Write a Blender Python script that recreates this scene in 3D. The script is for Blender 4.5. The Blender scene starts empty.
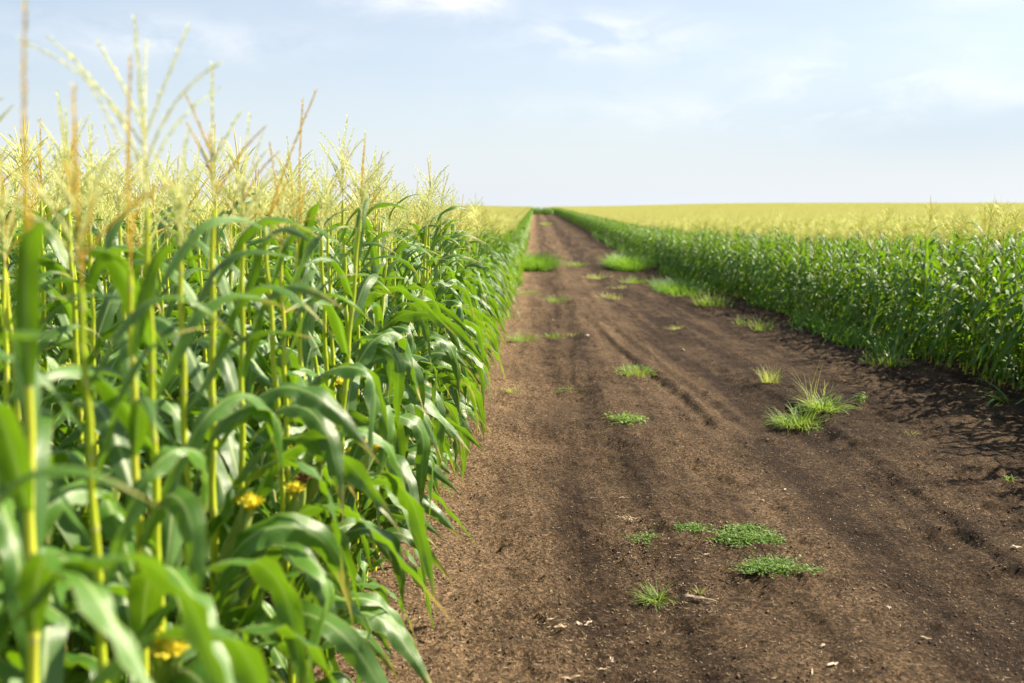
import bpy, math, random
import numpy as np
from mathutils import Vector, Matrix, Euler

R = math.radians
scene = bpy.context.scene
C = scene.collection

# ------------------------------------------------------------------ camera
EYE = 2.1
cam_d = bpy.data.cameras.new('camera')
cam = bpy.data.objects.new('camera', cam_d)
C.objects.link(cam)
cam.location = (0, 0, EYE)
PITCH, YAW = 7.81, 1.32
cam.rotation_euler = (R(90 - PITCH), 0, R(YAW))
cam_d.sensor_width = 36.0
cam_d.lens = 35.0
cam_d.clip_start = 0.05
cam_d.clip_end = 12000
cam_d.dof.use_dof = True
cam_d.dof.focus_distance = 7.0
cam_d.dof.aperture_fstop = 1.7
cam_d.dof.aperture_blades = 9
scene.camera = cam

# ------------------------------------------------------------------ light
SUN_EL, SUN_AZ = 42.0, 66.0          # azimuth from the track's direction towards the right
w = bpy.data.worlds.new('World')
scene.world = w
w.use_nodes = True
nt = w.node_tree
nt.nodes.clear()
N = nt.nodes.new
out = N('ShaderNodeOutputWorld')
bg = N('ShaderNodeBackground')
bg.inputs['Strength'].default_value = 0.065
sky = N('ShaderNodeTexSky')
sky.sky_type = 'NISHITA'
sky.sun_disc = False
sky.sun_elevation = R(SUN_EL)
sky.sun_rotation = R(SUN_AZ)
sky.altitude = 100
sky.air_density = 1.0
sky.dust_density = 1.5
sky.ozone_density = 2.0
tc = N('ShaderNodeTexCoord')
sep = N('ShaderNodeSeparateXYZ')
nt.links.new(tc.outputs['Generated'], sep.inputs[0])


def wmath(op, a, b=None, c=None, clamp=False):
    n = N('ShaderNodeMath')
    n.operation = op
    n.use_clamp = clamp
    for i, v in enumerate((a, b, c)):
        if v is None:
            continue
        if isinstance(v, (int, float)):
            n.inputs[i].default_value = v
        else:
            nt.links.new(v, n.inputs[i])
    return n.outputs[0]


azi = wmath('ARCTAN2', sep.outputs['X'], sep.outputs['Y'])
ele = wmath('ARCSINE', sep.outputs['Z'])


def wisp(scale, rough, loc):
    mp = N('ShaderNodeMapping')
    mp.inputs['Location'].default_value = loc
    mp.inputs['Scale'].default_value = (scale, scale, scale * 2.6)
    mp.inputs['Rotation'].default_value = (0, 0.12, 0)
    nt.links.new(tc.outputs['Generated'], mp.inputs[0])
    k = N('ShaderNodeTexNoise')
    k.inputs['Scale'].default_value = 1.0
    k.inputs['Detail'].default_value = 9
    k.inputs['Roughness'].default_value = rough
    k.inputs['Distortion'].default_value = 0.35
    nt.links.new(mp.outputs[0], k.inputs['Vector'])
    return k.outputs['Fac']


def bump_at(a0, e0, sa, se):
    p = wmath('POWER', wmath('ABSOLUTE', wmath('DIVIDE', wmath('SUBTRACT', azi, a0), sa)), 2.0)
    q = wmath('POWER', wmath('ABSOLUTE', wmath('DIVIDE', wmath('SUBTRACT', ele, e0), se)), 2.0)
    return wmath('EXPONENT', wmath('MULTIPLY', wmath('ADD', p, q), -1.0))


soft = wisp(2.2, 0.5, (1.3, 0.4, 2.0))
puff = wmath('MULTIPLY', wmath('SUBTRACT', wisp(13.0, 0.62, (4.0, 1.0, 0.5)), 0.40), 4.5, clamp=True)
# a few separate thin clouds: azimuth, elevation, width, height, strength
clouds = 0.0
for a0, e0, sa, se, st in ((-0.13, 0.205, 0.075, 0.022, 0.95), (-0.065, 0.190, 0.03, 0.012, 0.9), (0.065, 0.160, 0.09, 0.022, 0.75), (0.31, 0.115, 0.10, 0.035, 0.60),
                           (0.40, 0.205, 0.05, 0.03, 0.8), (0.12, 0.09, 0.16, 0.02, 0.3), (-0.35, 0.15, 0.14, 0.02, 0.45), (0.46, 0.10, 0.06, 0.012, 0.6),
                           (1.1, 0.35, 0.4, 0.07, 0.9), (-1.2, 0.3, 0.4, 0.06, 0.8), (2.4, 0.4, 0.5, 0.1, 0.9), (-2.3, 0.3, 0.5, 0.08, 0.8)):
    clouds = wmath('ADD', wmath('MULTIPLY', bump_at(a0, e0, sa, se), st), clouds)
clouds = wmath('MULTIPLY', clouds, puff)
horizon = wmath('POWER', wmath('SUBTRACT', 1.0, wmath('MAXIMUM', sep.outputs['Z'], 0.0), clamp=True), 9.0)
veil = wmath('ADD', wmath('MULTIPLY', soft, 0.50), wmath('MULTIPLY', horizon, 0.55))
veil = wmath('SUBTRACT', veil, wmath('MULTIPLY', bump_at(0.42, 0.055, 0.20, 0.035), 0.10))
fac = wmath('ADD', veil, 0.06, clamp=True)
mix = N('ShaderNodeMix')
mix.data_type = 'RGBA'
nt.links.new(fac, mix.inputs['Factor'])
nt.links.new(sky.outputs[0], mix.inputs['A'])
mix.inputs['B'].default_value = (5.7, 6.1, 6.6, 1)
mix2 = N('ShaderNodeMix')          # a far grey-blue bank of cloud to the right
mix2.data_type = 'RGBA'
nt.links.new(wmath('MULTIPLY', bump_at(0.46, 0.070, 0.28, 0.040), wmath('ADD', wmath('MULTIPLY', soft, 0.8), 0.15), clamp=True), mix2.inputs['Factor'])
nt.links.new(mix.outputs['Result'], mix2.inputs['A'])
mix2.inputs['B'].default_value = (3.7, 4.55, 5.5, 1)
mix3 = N('ShaderNodeMix')          # the separate thin clouds
mix3.data_type = 'RGBA'
nt.links.new(wmath('MULTIPLY', clouds, 1.0, clamp=True), mix3.inputs['Factor'])
nt.links.new(mix2.outputs['Result'], mix3.inputs['A'])
mix3.inputs['B'].default_value = (7.0, 7.1, 7.2, 1)
nt.links.new(mix3.outputs['Result'], bg.inputs['Color'])
nt.links.new(bg.outputs[0], out.inputs[0])

sd = bpy.data.lights.new('sun', 'SUN')
sd.energy = 5.0
sd.angle = R(0.6)
sd.color = (1.0, 0.90, 0.70)
sun = bpy.data.objects.new('sun', sd)
C.objects.link(sun)
sdir = Vector((math.sin(R(SUN_AZ)) * math.cos(R(SUN_EL)), math.cos(R(SUN_AZ)) * math.cos(R(SUN_EL)), math.sin(R(SUN_EL))))
sun.rotation_euler = sdir.to_track_quat('Z', 'Y').to_euler()
sun.location = sdir * 30

vs = scene.view_settings
vs.view_transform = 'Standard'
vs.look = 'None'
vs.exposure = 1.30
vs.gamma = 1.0
vs.use_curve_mapping = False
cy = scene.cycles
cy.use_denoising = True
cy.max_bounces = 6
cy.diffuse_bounces = 3
cy.glossy_bounces = 2
cy.transmission_bounces = 4
cy.transparent_max_bounces = 4
cy.caustics_reflective = False
cy.caustics_refractive = False

# ------------------------------------------------------------------ numeric helpers
rnd = random.Random(11)
rng = np.random.default_rng(7)


def _hash(i, j, seed):
    n = (i.astype(np.int64) * 374761393 + j.astype(np.int64) * 668265263 + seed * 1274126177) & 0xffffffff
    n = ((n ^ (n >> 13)) * 1274126177) & 0xffffffff
    n = (n ^ (n >> 16)) & 0xffffffff
    return n / 4294967295.0


def vnoise(x, y, seed=0):
    xi = np.floor(x); yi = np.floor(y)
    fx = x - xi; fy = y - yi
    fx = fx * fx * (3 - 2 * fx); fy = fy * fy * (3 - 2 * fy)
    a = _hash(xi, yi, seed); b = _hash(xi + 1, yi, seed)
    c = _hash(xi, yi + 1, seed); d = _hash(xi + 1, yi + 1, seed)
    return (a + (b - a) * fx) * (1 - fy) + (c + (d - c) * fx) * fy


def fbm(x, y, seed=0, octv=3):
    s = 0; a = 0.5; t = 0
    for k in range(octv):
        s = s + a * vnoise(x * 2 ** k + 17.3 * k, y * 2 ** k + 5.1 * k, seed + k)
        t += a; a *= 0.5
    return s / t - 0.5


def sstep(a, b, x):
    t = np.clip((x - a) / (b - a), 0, 1)
    return t * t * (3 - 2 * t)


PZ = [-60, 0, 11, 16.5, 21, 35, 52, 80, 190, 240, 330, 4000]
PD = [2.1, 2.1, 2.12, 2.25, 2.37, 2.70, 2.80, 2.77, 2.50, 2.40, 2.5, 75.0]
TRACK_L, TRACK_R = -0.62, 5.25


def base_z(x, y):
    x = np.asarray(x, dtype=float); y = np.asarray(y, dtype=float)
    z = EYE - np.interp(y, PZ, PD)
    far = sstep(70, 310, y)
    z = z + far * (sstep(8, 70, x) * 1.05 + sstep(-2, -30, x) * 0.45)
    return z


def ground_z(x, y):
    x = np.asarray(x, dtype=float); y = np.asarray(y, dtype=float)
    z = base_z(x, y)
    wv = 0.16 * np.sin(y * 0.31 + 0.6) + 0.07 * np.sin(y * 0.83)
    u = x - wv
    ntr = fbm(x * 0.8, y * 0.35, 3, 3)
    onroad = sstep(TRACK_L - 0.2, TRACK_L + 0.3, x) * (1 - sstep(TRACK_R - 0.5, TRACK_R, x))
    h = 0
    h = h - 0.065 * np.exp(-((u - 2.32) / 0.34) ** 4)
    h = h + 0.036 * sstep(2.72, 2.82, u + 0.12 * fbm(x * 2, y * 2.5, 91, 3)) * (1 - 0.8 * sstep(2.9, 3.9, u)) * (0.15 + 1.5 * vnoise(x * 0 + 3.3, y * 0.8, 92)) * (1 - 0.8 * sstep(10, 16, y))
    h = h - 0.055 * np.exp(-((u - 0.45) / 0.30) ** 4)
    h = h + 0.018 * np.exp(-((u - 0.82) / 0.10) ** 2) * (0.5 + ntr)
    # younger tyre print wandering over from the middle
    v = x - (1.75 - 0.055 * (y - 10)) + 0.05 * np.sin(y * 0.5)
    m = 1.0 * sstep(8.2, 10.5, y) * (1 - sstep(15, 24, y))
    h = h + m * (0.030 * np.exp(-(v / 0.05) ** 2) - 0.045 * np.exp(-((v + 0.12) / 0.07) ** 2)
                 + 0.022 * np.exp(-((v - 0.33) / 0.05) ** 2) - 0.025 * np.exp(-((v - 0.22) / 0.06) ** 2))
    v2 = x - (1.38 - 0.02 * (y - 5)) - 0.06 * np.sin(y * 1.7)
    m2 = sstep(4.0, 4.5, y) * (1 - sstep(5.2, 5.6, y))
    h = h + m2 * 0.030 * sstep(0.0, 0.06, v2 + 0.12 * fbm(x * 4, y * 4, 93, 2)) * (1 - sstep(0.2, 0.7, v2))
    h = h * onroad
    # clods along the foot of the corn
    edge = np.exp(-((x + 0.62) / 0.22) ** 2) + 0.8 * np.exp(-((x - 5.0) / 0.4) ** 2)
    h = h + edge * 0.05 * np.maximum(fbm(x * 5, y * 5, 31, 2) * 2.2, -0.25)
    near = 1 - sstep(25, 45, y)
    rough = 0.6 + 0.9 * sstep(-0.12, 0.16, fbm(x * 0.9, y * 0.7, 9, 2)) 
    smooth = 1 - 0.45 * np.exp(-((u - 2.32) / 0.4) ** 4)
    h = h + 0.05 * fbm(x * 0.9, y * 0.6, 21, 2)
    h = h + near * rough * smooth * (0.036 * fbm(x * 5, y * 4.2, 5, 2) + 0.026 * fbm(x * 14, y * 13, 6, 2) + 0.026 * fbm(x * 30, y * 30, 8, 1))
    # ripples of washed earth across the track, right of the wheel path
    h = h + near * 0.006 * np.sin(y * 7.5 + 2.5 * np.sin(x * 1.1) + x * 1.2) * sstep(3.1, 3.8, x) * (1 - sstep(4.9, 5.3, x))
    # sparse hollows and lumps
    b = vnoise(x * 4.1, y * 4.1, 44)
    h = h - near * 0.03 * sstep(0.80, 0.96, b) + near * 0.028 * sstep(0.82, 0.97, vnoise(x * 5.3 + 9, y * 5.3, 45))
    return z + h


def gz(x, y):
    return float(ground_z(np.array([x]), np.array([y]))[0])


def tag(o, label=None, cat=None, group=None, kind=None):
    if label: o['label'] = label
    if cat: o['category'] = cat
    if group: o['group'] = group
    if kind: o['kind'] = kind
    return o


def mesh_np(name, V, F, mats, uv=None, smooth=True, matidx=None, rnda=None):
    """V (n,3); F (m,4) or (m,3); uv (n,2) per vertex"""
    V = np.asarray(V, dtype=np.float32); F = np.asarray(F, dtype=np.int32)
    me = bpy.data.meshes.new(name)
    k = F.shape[1]
    me.vertices.add(len(V)); me.vertices.foreach_set('co', V.ravel())
    me.loops.add(F.size); me.loops.foreach_set('vertex_index', F.ravel())
    me.polygons.add(len(F))
    me.polygons.foreach_set('loop_start', np.arange(0, F.size, k, dtype=np.int32))
    me.polygons.foreach_set('loop_total', np.full(len(F), k, dtype=np.int32))
    if smooth: me.polygons.foreach_set('use_smooth', np.ones(len(F), dtype=bool))
    if matidx is not None: me.polygons.foreach_set('material_index', np.asarray(matidx, dtype=np.int32))
    if uv is not None:
        l = me.uv_layers.new(name='UVMap')
        l.data.foreach_set('uv', np.asarray(uv, dtype=np.float32)[F.ravel()].ravel())
    if rnda is not None:
        a = me.attributes.new('tone', 'FLOAT', 'POINT')
        a.data.foreach_set('value', np.asarray(rnda, dtype=np.float32))
    for m in mats: me.materials.append(m)
    me.update(calc_edges=True)
    me.validate()
    return me


class Geo:
    """collects strips, tubes and leaves into one mesh with uv and a per-leaf tone"""
    def __init__(s):
        s.V = []; s.F = []; s.UV = []; s.M = []; s.T = []; s.n = 0

    def add(s, V, F, UV, m=0, tone=None):
        V = np.asarray(V, float); F = np.asarray(F, int)
        s.V.append(V); s.F.append(F + s.n); s.UV.append(np.asarray(UV, float))
        s.M.append(np.full(len(F), m)); s.T.append(np.full(len(V), rnd.random() if tone is None else tone))
        s.n += len(V)

    def merge(s, g, mat=None, tone=None):
        for V, F, UV, M, T, in g.parts():
            V = np.asarray(V)
            if mat is not None:
                A = np.array(mat)
                V = V @ A[:3, :3].T + A[:3, 3]
            s.V.append(V); s.F.append(F + s.n); s.UV.append(UV); s.M.append(M)
            s.T.append(T if tone is None else np.full(len(V), tone))
            s.n += len(V)

    def parts(s):
        V, F, UV, M, T = s.arr()
        return [(V, F, UV, M, T)]

    def arr(s):
        return (np.concatenate(s.V), np.concatenate(s.F), np.concatenate(s.UV), np.concatenate(s.M), np.concatenate(s.T))

    def mesh(s, name, mats, smooth=True):
        V, F, UV, M, T = s.arr()
        return mesh_np(name, V, F, mats, UV, smooth, M, T)

    def strip(s, P, W, side, m=0, across=1, fold=0.0, wave=0.0, wf=9.0, tone=None, up=None, ph=None):
        """ribbon along points P with half-widths W; side vectors per point; fold lifts the edges"""
        P = np.asarray(P, float); n = len(P)
        W = np.broadcast_to(W, (n,)); side = np.asarray(side, float)
        if side.ndim == 1: side = np.tile(side, (n, 1))
        T = np.gradient(P, axis=0); T /= np.linalg.norm(T, axis=1)[:, None] + 1e-9
        side = side - (side * T).sum(1)[:, None] * T
        side /= np.linalg.norm(side, axis=1)[:, None] + 1e-9
        Nn = np.cross(T, side)
        us = np.linspace(-1, 1, across + 1)
        ph = ph if ph is not None else (rnd.random() * 6, rnd.random() * 6)
        t = np.linspace(0, 1, n)
        V = []; UV = []
        for u in us:
            wv = wave * abs(u) ** 1.5 * np.sin(t * wf + (ph[0] if u > 0 else ph[1])) * np.sin(np.pi * np.clip(t, 0, 1)) ** .5
            V.append(P + side * (W * u)[:, None] * math.cos(fold * .5) + Nn * (W * abs(u) * fold + wv * np.minimum(W / max(W.max(), 1e-6), 1))[:, None])
            UV.append(np.stack([np.full(n, (u + 1) / 2), t], 1))
        V = np.stack(V, 1).reshape(-1, 3); UV = np.stack(UV, 1).reshape(-1, 2)
        a = across + 1
        F = []
        for i in range(n - 1):
            for j in range(across):
                q = i * a + j
                F.append((q, q + 1, q + a + 1, q + a))
        s.add(V, F, UV, m, tone)

    def tube(s, P, Rr, sides=6, m=0, tone=None, vs=1.0):
        P = np.asarray(P, float); n = len(P); Rr = np.broadcast_to(Rr, (n,))
        T = np.gradient(P, axis=0); T /= np.linalg.norm(T, axis=1)[:, None] + 1e-9
        ref = np.array([1.0, 0, 0]) if abs(T[0][0]) < .8 else np.array([0, 1.0, 0])
        A = np.cross(T, ref); A /= np.linalg.norm(A, axis=1)[:, None] + 1e-9
        B = np.cross(T, A)
        V = []; UV = []
        for k in range(sides):
            th = 2 * math.pi * k / sides
            V.append(P + (A * math.cos(th) + B * math.sin(th)) * Rr[:, None])
            UV.append(np.stack([np.full(n, k / sides), P[:, 2] * vs], 1))
        V = np.stack(V, 1).reshape(-1, 3); UV = np.stack(UV, 1).reshape(-1, 2)
        F = []
        for i in range(n - 1):
            for k in range(sides):
                F.append((i * sides + k, i * sides + (k + 1) % sides, (i + 1) * sides + (k + 1) % sides, (i + 1) * sides + k))
        s.add(V, F, UV, m, tone)


# ------------------------------------------------------------------ materials
def new_mat(name):
    m = bpy.data.materials.new(name)
    m.use_nodes = True
    m.node_tree.nodes.clear()
    return m, m.node_tree


def ramp_node(t, src, stops, interp='LINEAR'):
    r = t.nodes.new('ShaderNodeValToRGB')
    r.color_ramp.interpolation = interp
    e = r.color_ramp.elements
    e[0].position, e[0].color = stops[0][0], (*stops[0][1], 1)
    e[1].position, e[1].color = stops[-1][0], (*stops[-1][1], 1)
    for p, c in stops[1:-1]:
        q = e.new(p); q.color = (*c, 1)
    t.links.new(src, r.inputs[0])
    return r.outputs[0]


def mixc(t, fac, a, b, mode='MIX'):
    n = t.nodes.new('ShaderNodeMix')
    n.data_type = 'RGBA'; n.blend_type = mode
    for key, v in (('Factor', fac), ('A', a), ('B', b)):
        if isinstance(v, (int, float)): n.inputs[key].default_value = v
        elif isinstance(v, tuple): n.inputs[key].default_value = (*v, 1)
        else: t.links.new(v, n.inputs[key])
    return n.outputs['Result']


def mth(t, op, a, b=None, clamp=False):
    n = t.nodes.new('ShaderNodeMath'); n.operation = op; n.use_clamp = clamp
    for i, v in enumerate((a, b)):
        if v is None: continue
        if isinstance(v, (int, float)): n.inputs[i].default_value = v
        else: t.links.new(v, n.inputs[i])
    return n.outputs[0]


def plant_mat(name, dark, light, rib, tip, trans_col, trans=0.4, rough=0.42, ribw=0.07, tipstart=0.86, spec=0.5):
    """leaf: colour by uv (midrib, veins, dry tip), per-leaf tone, per-plant random, light through it"""
    m, t = new_mat(name)
    n = t.nodes.new
    uv = n('ShaderNodeUVMap')
    sp = n('ShaderNodeSeparateXYZ'); t.links.new(uv.outputs[0], sp.inputs[0])
    at = n('ShaderNodeAttribute'); at.attribute_name = 'tone'
    oi = n('ShaderNodeObjectInfo')
    tone = mth(t, 'FRACT', mth(t, 'ADD', at.outputs['Fac'], oi.outputs['Random']))
    ns = n('ShaderNodeTexNoise'); ns.inputs['Scale'].default_value = 9; ns.inputs['Detail'].default_value = 4
    geo = n('ShaderNodeNewGeometry')
    t.links.new(geo.outputs['Position'], ns.inputs['Vector'])
    f = mth(t, 'ADD', mth(t, 'MULTIPLY', tone, 0.7), mth(t, 'MULTIPLY', ns.outputs['Fac'], 0.45), True)
    col = mixc(t, f, dark, light)
    # fine parallel veins
    wv = mth(t, 'SINE', mth(t, 'MULTIPLY', sp.outputs['X'], 130.0))
    col = mixc(t, mth(t, 'MULTIPLY', mth(t, 'ADD', wv, 1.0), 0.10), col, light)
    d = mth(t, 'ABSOLUTE', mth(t, 'SUBTRACT', sp.outputs['X'], 0.5))
    rf = mth(t, 'SUBTRACT', 1.0, mth(t, 'DIVIDE', d, ribw), True)
    rf = mth(t, 'MULTIPLY', rf, mth(t, 'SUBTRACT', 1.1, sp.outputs['Y']))
    col = mixc(t, mth(t, 'MULTIPLY', rf, 0.9, True), col, rib)
    tf = mth(t, 'MULTIPLY', mth(t, 'SUBTRACT', mth(t, 'ADD', sp.outputs['Y'], mth(t, 'MULTIPLY', mth(t, 'SUBTRACT', ns.outputs['Fac'], 0.5), 0.5)), tipstart), 7.0, True)
    tf = mth(t, 'MULTIPLY', tf, mth(t, 'GREATER_THAN', tone, 0.35))
    edge = mth(t, 'MULTIPLY', mth(t, 'SUBTRACT', d, 0.44), 14.0, True)
    tf = mth(t, 'MAXIMUM', tf, mth(t, 'MULTIPLY', edge, mth(t, 'MULTIPLY', sp.outputs['Y'], 0.5)))
    col = mixc(t, tf, col, tip)
    bs = n('ShaderNodeBsdfPrincipled')
    t.links.new(col, bs.inputs['Base Color'])
    bs.inputs['Roughness'].default_value = rough
    bs.inputs['Specular IOR Level'].default_value = spec
    bp = n('ShaderNodeBump'); bp.inputs['Strength'].default_value = 0.35; bp.inputs['Distance'].default_value = 0.004
    t.links.new(mth(t, 'ADD', mth(t, 'MULTIPLY', wv, 0.25), ns.outputs['Fac']), bp.inputs['Height'])
    t.links.new(bp.outputs[0], bs.inputs['Normal'])
    tr = n('ShaderNodeBsdfTranslucent')
    t.links.new(mixc(t, tf, mixc(t, 0.75, col, trans_col), tip), tr.inputs['Color'])
    mx = n('ShaderNodeMixShader'); mx.inputs[0].default_value = trans
    t.links.new(bs.outputs[0], mx.inputs[1]); t.links.new(tr.outputs[0], mx.inputs[2])
    o = n('ShaderNodeOutputMaterial'); t.links.new(mx.outputs[0], o.inputs[0])
    return m


M_LEAF = plant_mat('corn_leaf_green', (0.008, 0.056, 0.005), (0.095, 0.225, 0.016), (0.55, 0.66, 0.28), (0.56, 0.44, 0.12), (0.26, 0.50, 0.008), trans=0.31, rough=0.40, spec=0.85, ribw=0.085, tipstart=0.80)
M_LEAFR = plant_mat('corn_leaf_green_row', (0.008, 0.056, 0.004), (0.085, 0.215, 0.012), (0.40, 0.52, 0.16), (0.56, 0.44, 0.12), (0.28, 0.52, 0.008), trans=0.33, rough=0.48, spec=0.55)
M_GRASS = plant_mat('grass_blade_green', (0.08, 0.19, 0.018), (0.22, 0.34, 0.045), (0.30, 0.42, 0.10), (0.48, 0.40, 0.14), (0.40, 0.54, 0.06), trans=0.38, rough=0.5, tipstart=0.8)
M_GRASSY = plant_mat('grass_blade_yellow', (0.22, 0.30, 0.05), (0.42, 0.44, 0.12), (0.40, 0.45, 0.14), (0.55, 0.45, 0.20), (0.55, 0.60, 0.12), trans=0.45, rough=0.5, tipstart=0.7)
M_WEED = plant_mat('broad_weed_leaf', (0.06, 0.15, 0.012), (0.18, 0.30, 0.035), (0.30, 0.42, 0.14), (0.30, 0.36, 0.12), (0.34, 0.52, 0.04), trans=0.35, rough=0.4, tipstart=1.2)


M_BUSH = plant_mat('verge_grass_green', (0.035, 0.13, 0.012), (0.12, 0.28, 0.03), (0.2, 0.35, 0.08), (0.40, 0.36, 0.12), (0.30, 0.52, 0.04), trans=0.4, rough=0.5, tipstart=0.85)


def simple_mat(name, stops, scale=20.0, rough=0.6, trans=0.0, trans_col=None, detail=4, bump=0.2, use_obj=True, banded=False):
    m, t = new_mat(name)
    n = t.nodes.new
    geo = n('ShaderNodeNewGeometry')
    ns = n('ShaderNodeTexNoise'); ns.inputs['Scale'].default_value = scale; ns.inputs['Detail'].default_value = detail
    t.links.new(geo.outputs['Position'], ns.inputs['Vector'])
    oi = n('ShaderNodeObjectInfo'); at = n('ShaderNodeAttribute'); at.attribute_name = 'tone'
    rn = mth(t, 'FRACT', mth(t, 'ADD', oi.outputs['Random'], at.outputs['Fac']))
    f = mth(t, 'ADD', mth(t, 'MULTIPLY', ns.outputs['Fac'], 0.6), mth(t, 'MULTIPLY', rn, 0.4), True)
    col = ramp_node(t, f, stops)
    if banded:
        uv = n('ShaderNodeUVMap'); sp = n('ShaderNodeSeparateXYZ'); t.links.new(uv.outputs[0], sp.inputs[0])
        b = mth(t, 'FRACT', mth(t, 'DIVIDE', sp.outputs['Y'], 0.165))
        k = mth(t, 'MULTIPLY', mth(t, 'SUBTRACT', 0.10, b), 14.0, True)
        col = mixc(t, mth(t, 'MULTIPLY', k, 0.7), col, (0.62, 0.58, 0.26))
        st = mth(t, 'SINE', mth(t, 'MULTIPLY', sp.outputs['X'], 75.0))
        col = mixc(t, mth(t, 'MULTIPLY', mth(t, 'ADD', st, 1.0), 0.05), col, (0.12, 0.25, 0.03))
    bs = n('ShaderNodeBsdfPrincipled'); t.links.new(col, bs.inputs['Base Color'])
    bs.inputs['Roughness'].default_value = rough
    bp = n('ShaderNodeBump'); bp.inputs['Strength'].default_value = bump; bp.inputs['Distance'].default_value = 0.002
    t.links.new(ns.outputs['Fac'], bp.inputs['Height']); t.links.new(bp.outputs[0], bs.inputs['Normal'])
    o = n('ShaderNodeOutputMaterial')
    if trans:
        tr = n('ShaderNodeBsdfTranslucent')
        if trans_col: tr.inputs['Color'].default_value = (*trans_col, 1)
        else: t.links.new(col, tr.inputs['Color'])
        mx = n('ShaderNodeMixShader'); mx.inputs[0].default_value = trans
        t.links.new(bs.outputs[0], mx.inputs[1]); t.links.new(tr.outputs[0], mx.inputs[2])
        t.links.new(mx.outputs[0], o.inputs[0])
    else:
        t.links.new(bs.outputs[0], o.inputs[0])
    return m


M_STALK = simple_mat('corn_stalk_yellow_green', [(0.2, (0.42, 0.54, 0.025)), (0.55, (0.60, 0.66, 0.04)), (0.85, (0.74, 0.70, 0.09))], scale=3, rough=0.42, banded=True, trans=0.15)
M_TASSEL = simple_mat('tassel_straw', [(0.15, (0.58, 0.66, 0.20)), (0.5, (0.76, 0.77, 0.36)), (0.85, (0.88, 0.85, 0.54))], scale=12, rough=0.8, trans=0.42)
M_TASSELM = simple_mat('tassel_pale_gold', [(0.15, (0.68, 0.72, 0.20)), (0.5, (0.84, 0.83, 0.34)), (0.85, (0.92, 0.89, 0.52))], scale=5, rough=0.85, trans=0.45)
M_TASSELF = simple_mat('tassel_golden', [(0.15, (0.48, 0.48, 0.11)), (0.5, (0.64, 0.60, 0.18)), (0.85, (0.76, 0.69, 0.28))], scale=0.8, rough=0.85, trans=0.35)
M_SPIKE = simple_mat('tassel_tan', [(0.2, (0.58, 0.40, 0.06)), (0.6, (0.74, 0.56, 0.10)), (0.9, (0.82, 0.68, 0.18))], scale=60, rough=0.8, trans=0.40)
M_HUSK = simple_mat('ear_husk', [(0.2, (0.20, 0.32, 0.04)), (0.8, (0.40, 0.48, 0.12))], scale=14, rough=0.5, trans=0.15)
M_SILK = simple_mat('ear_silk', [(0.2, (0.74, 0.58, 0.04)), (0.6, (0.86, 0.76, 0.06)), (0.9, (0.90, 0.84, 0.14))], scale=60, rough=0.7, trans=0.3)
M_SILKB = simple_mat('ear_silk_brown', [(0.2, (0.10, 0.035, 0.015)), (0.8, (0.30, 0.12, 0.05))], scale=60, rough=0.8)
M_DRY = simple_mat('dry_straw', [(0.15, (0.26, 0.17, 0.10)), (0.5, (0.45, 0.33, 0.20)), (0.85, (0.62, 0.50, 0.36))], scale=40, rough=0.7, trans=0.1)
M_PALE = simple_mat('bleached_husk', [(0.2, (0.24, 0.17, 0.11)), (0.8, (0.46, 0.36, 0.27))], scale=50, rough=0.6)
M_STONE = simple_mat('pale_stone', [(0.2, (0.22, 0.18, 0.13)), (0.8, (0.42, 0.37, 0.29))], scale=60, rough=0.7)


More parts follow.
